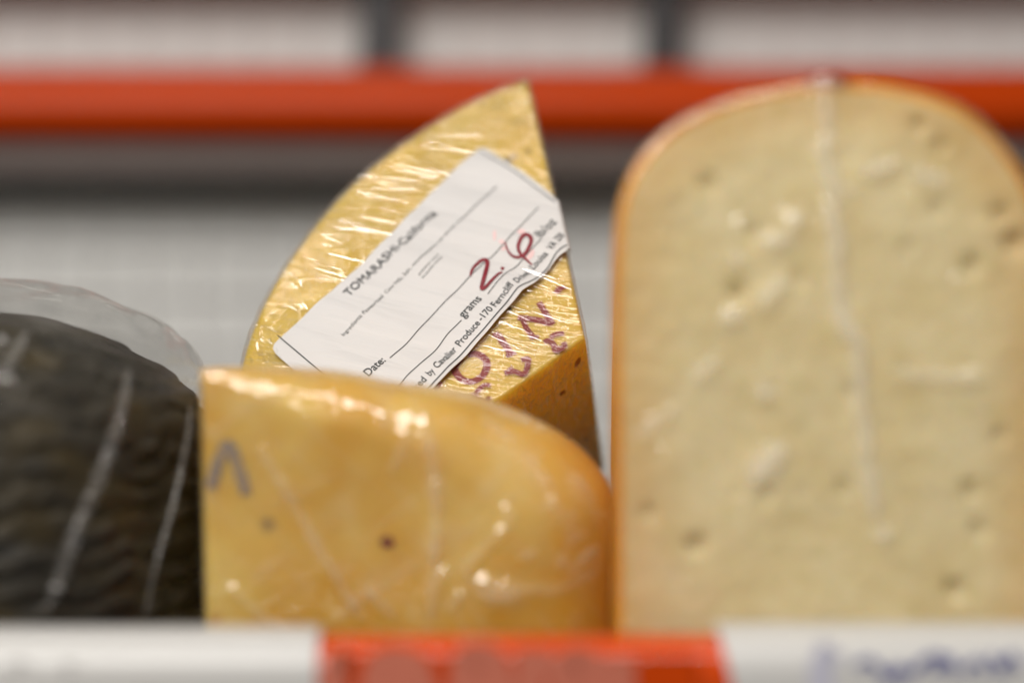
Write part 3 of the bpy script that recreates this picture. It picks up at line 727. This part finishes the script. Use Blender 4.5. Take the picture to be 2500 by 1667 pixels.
FGL = Folds(FG, [([(2185, 905), (2280, 918), (2390, 918)], .0012), ([(1845, 1165), (1870, 1130), (1905, 1095)], .0032), ([(1770, 780), (1810, 765)], .0020), ([(1860, 745), (1900, 700), (1915, 690)], .0018), ([(1865, 590), (1895, 585), (1925, 580)], .0017), ([(1930, 550), (1960, 510)], .0014),
    ([(2110, 425), (2160, 405), (2190, 400)], .0013), ([(2230, 420), (2300, 440)], .0012), ([(2155, 1300), (2160, 1306)], .0022), ([(1700, 920), (1750, 870)], .0011), ([(1860, 960), (1880, 955)], .0014), ([(1560, 1060), (1640, 1000)], .0010), ([(1790, 640), (1810, 620)], .0012), ([(2060, 470), (2080, 460)], .0012), ([(2014, 215), (2016, 260), (2018, 330), (2008, 370), (2028, 430), (2032, 520), (2042, 600), (2046, 700), (2062, 790), (2095, 840), (2100, 950), (2110, 1060), (2125, 1180), (2140, 1260)], .0018)], .0032, .5)
hgf = lambda x, y: .0007*noise.noise(Vector((x, y, 3))*70)+.0005*noise.noise(Vector((x, y, 6))*180)+FGL.at(x, y)[0]
V, F = prism(fo, .030, [.0022]*len(fo), sp=.0013, hf=hgf, zoff=.0026, back=False)
gf = mesh('plastic_wrap', V, F, M['film_gouda'], gouda, True, 0, {'fold': [FGL.at(v.x, v.y)[1] if v.z > 0 else 0. for v in V]})
V, F = tube([Vector((*FG.uv(p), .001)) for p in ((1965, 200), (1990, 194), (2015, 191), (2040, 194), (2065, 201))], .0014); mesh('film_knot', V, F, M['crease'], gf, True, 0)
rimc = [([(1562, 386), (1597, 347), (1642, 311), (1687, 284), (1760, 255)], .0009), ([(1740, 262), (1800, 241), (1852, 227), (1900, 218)], .0013), ([(1890, 219), (1935, 210), (1965, 205)], .0010)]  # pale film folds laid on to stand for the rim's highlight
creases(FG, gf, rimc, .0008, 'veil_faint', 'rim_glint_fold')

# ------------------------------------------------------------------ dark wheel on the left
DD = .668
ax = PY(-60, 1200, DD)
sil = [(-60, 760), (0, 766), (100, 779), (180, 800), (260, 832), (330, 869), (400, 912), (450, 952), (488, 1000), (510, 1060), (520, 1140), (522, 1400)]
drum = bpy.data.objects.new('dark_cheese', None); C.objects.link(drum); drum.location = (ax.x, DD, 0)
tag(drum, 'dark charcoal rinded cheese under loose clear film at the left edge', 'cheese')
pf = catmull([Vector((max(.0, PY(x, y, DD).x-ax.x), PY(x, y, DD).z)) for x, y in sil], 6)
pf = [p for p in pf] + [Vector((pf[-1].x, .012)), Vector((pf[-1].x-.003, .0005))]
pf = resample(pf, .002, False)
def lathe(prof, n, amp=0., fr=60, wrap=None):
    V, F = [], []
    for i in range(n):
        a = 2*math.pi*i/n
        for r, z in prof:
            p = Vector((r*math.cos(a), r*math.sin(a), z)); k = amp*noise.noise(Vector((p.x*fr, p.y*fr, p.z*fr*3))) if r > .003 else 0
            d = Vector((math.cos(a)*.7, math.sin(a)*.7, .7 if z > .09 else 0)); V.append(p+d*k)
    L = len(prof)
    for i in range(n):
        for k in range(L-1): j = (i+1) % n; F.append([i*L+k, i*L+k+1, j*L+k+1, j*L+k])
    return V, F
V, F = lathe([(p.x, p.y) for p in resample(pf, .0008, False)], 220, .0004, 45)
ribs = []
for i_, v in enumerate(V):
    a_ = math.atan2(v.y, v.x); k = math.sin(v.z*2*math.pi/.0074+3.4*noise.noise(Vector((math.cos(a_)*5, math.sin(a_)*5, v.z*40)))+1.8*noise.noise(Vector((math.cos(a_)*14, math.sin(a_)*14, v.z*160))))
    k *= max(.1, .6+1.1*noise.noise(Vector((math.cos(a_)*9, math.sin(a_)*9, v.z*120+7)))); k += .35*noise.noise(Vector((math.cos(a_)*22, math.sin(a_)*22, v.z*300))); rr = math.hypot(v.x, v.y)
    if rr > .004: v.x += v.x/rr*k*.0013; v.y += v.y/rr*k*.0013
    ribs.append(max(0., k))
mesh('rind', V, F, M['dark'], drum, True, 0, {'rib': ribs})
fsil = [(-60, 680), (0, 684), (120, 700), (230, 726), (330, 765), (420, 815), (470, 862), (505, 930), (522, 1010), (530, 1140), (532, 1400)]
ff = catmull([Vector((max(.0, PY(x, y, DD).x-ax.x), PY(x, y, DD).z)) for x, y in fsil], 6)+[Vector((PY(532, 1400, DD).x-ax.x, .004))]
V, F = lathe([(p.x, p.y) for p in resample(ff, .003, False)], 140, .0020, 75)
df = mesh('plastic_wrap', V, F, M['film_dark'], drum, True, 0)
def on_drum(p, extra=.0015):
    """first hit of the sight line with the upright side, a little outside the film"""
    r = ray(*p); o = CAM-Vector((ax.x, DD, 0)); best = None
    R = {}
    t = .5
    prf = [(q.x, q.y) for q in resample(pf, .002, False)]
    while t < .72:
        q = o+r*t; rr = math.hypot(q.x, q.y)
        rm = max([a for a, z in prf if abs(z-q.z) < .003] or [0])
        if rm and rr <= rm+extra: return q
        t += .0008
    return o+r*.69
for pts, rd, mt in (([(312, 905), (306, 960), (285, 1040), (262, 1110), (235, 1180), (205, 1250), (165, 1350), (140, 1430), (110, 1490)], .0018, 'veil'), ([(462, 990), (462, 1040), (445, 1130), (420, 1240), (380, 1380), (355, 1500)], .0009, 'veil_faint'), ([(62, 815), (45, 850), (12, 900)], .0016, 'veil'), ([(140, 1425), (138, 1440)], .0016, 'strand'), ([(4, 825), (8, 835)], .0012, 'strand')):
    V, F = tube(catmull([on_drum(p) for p in pts], 6), rd); mesh('film_crease', V, F, M[mt], df, True, 0)
print('GOUDA top', max(p.y for p in go), 'drum', pf[0].y, 'rail', ZR)
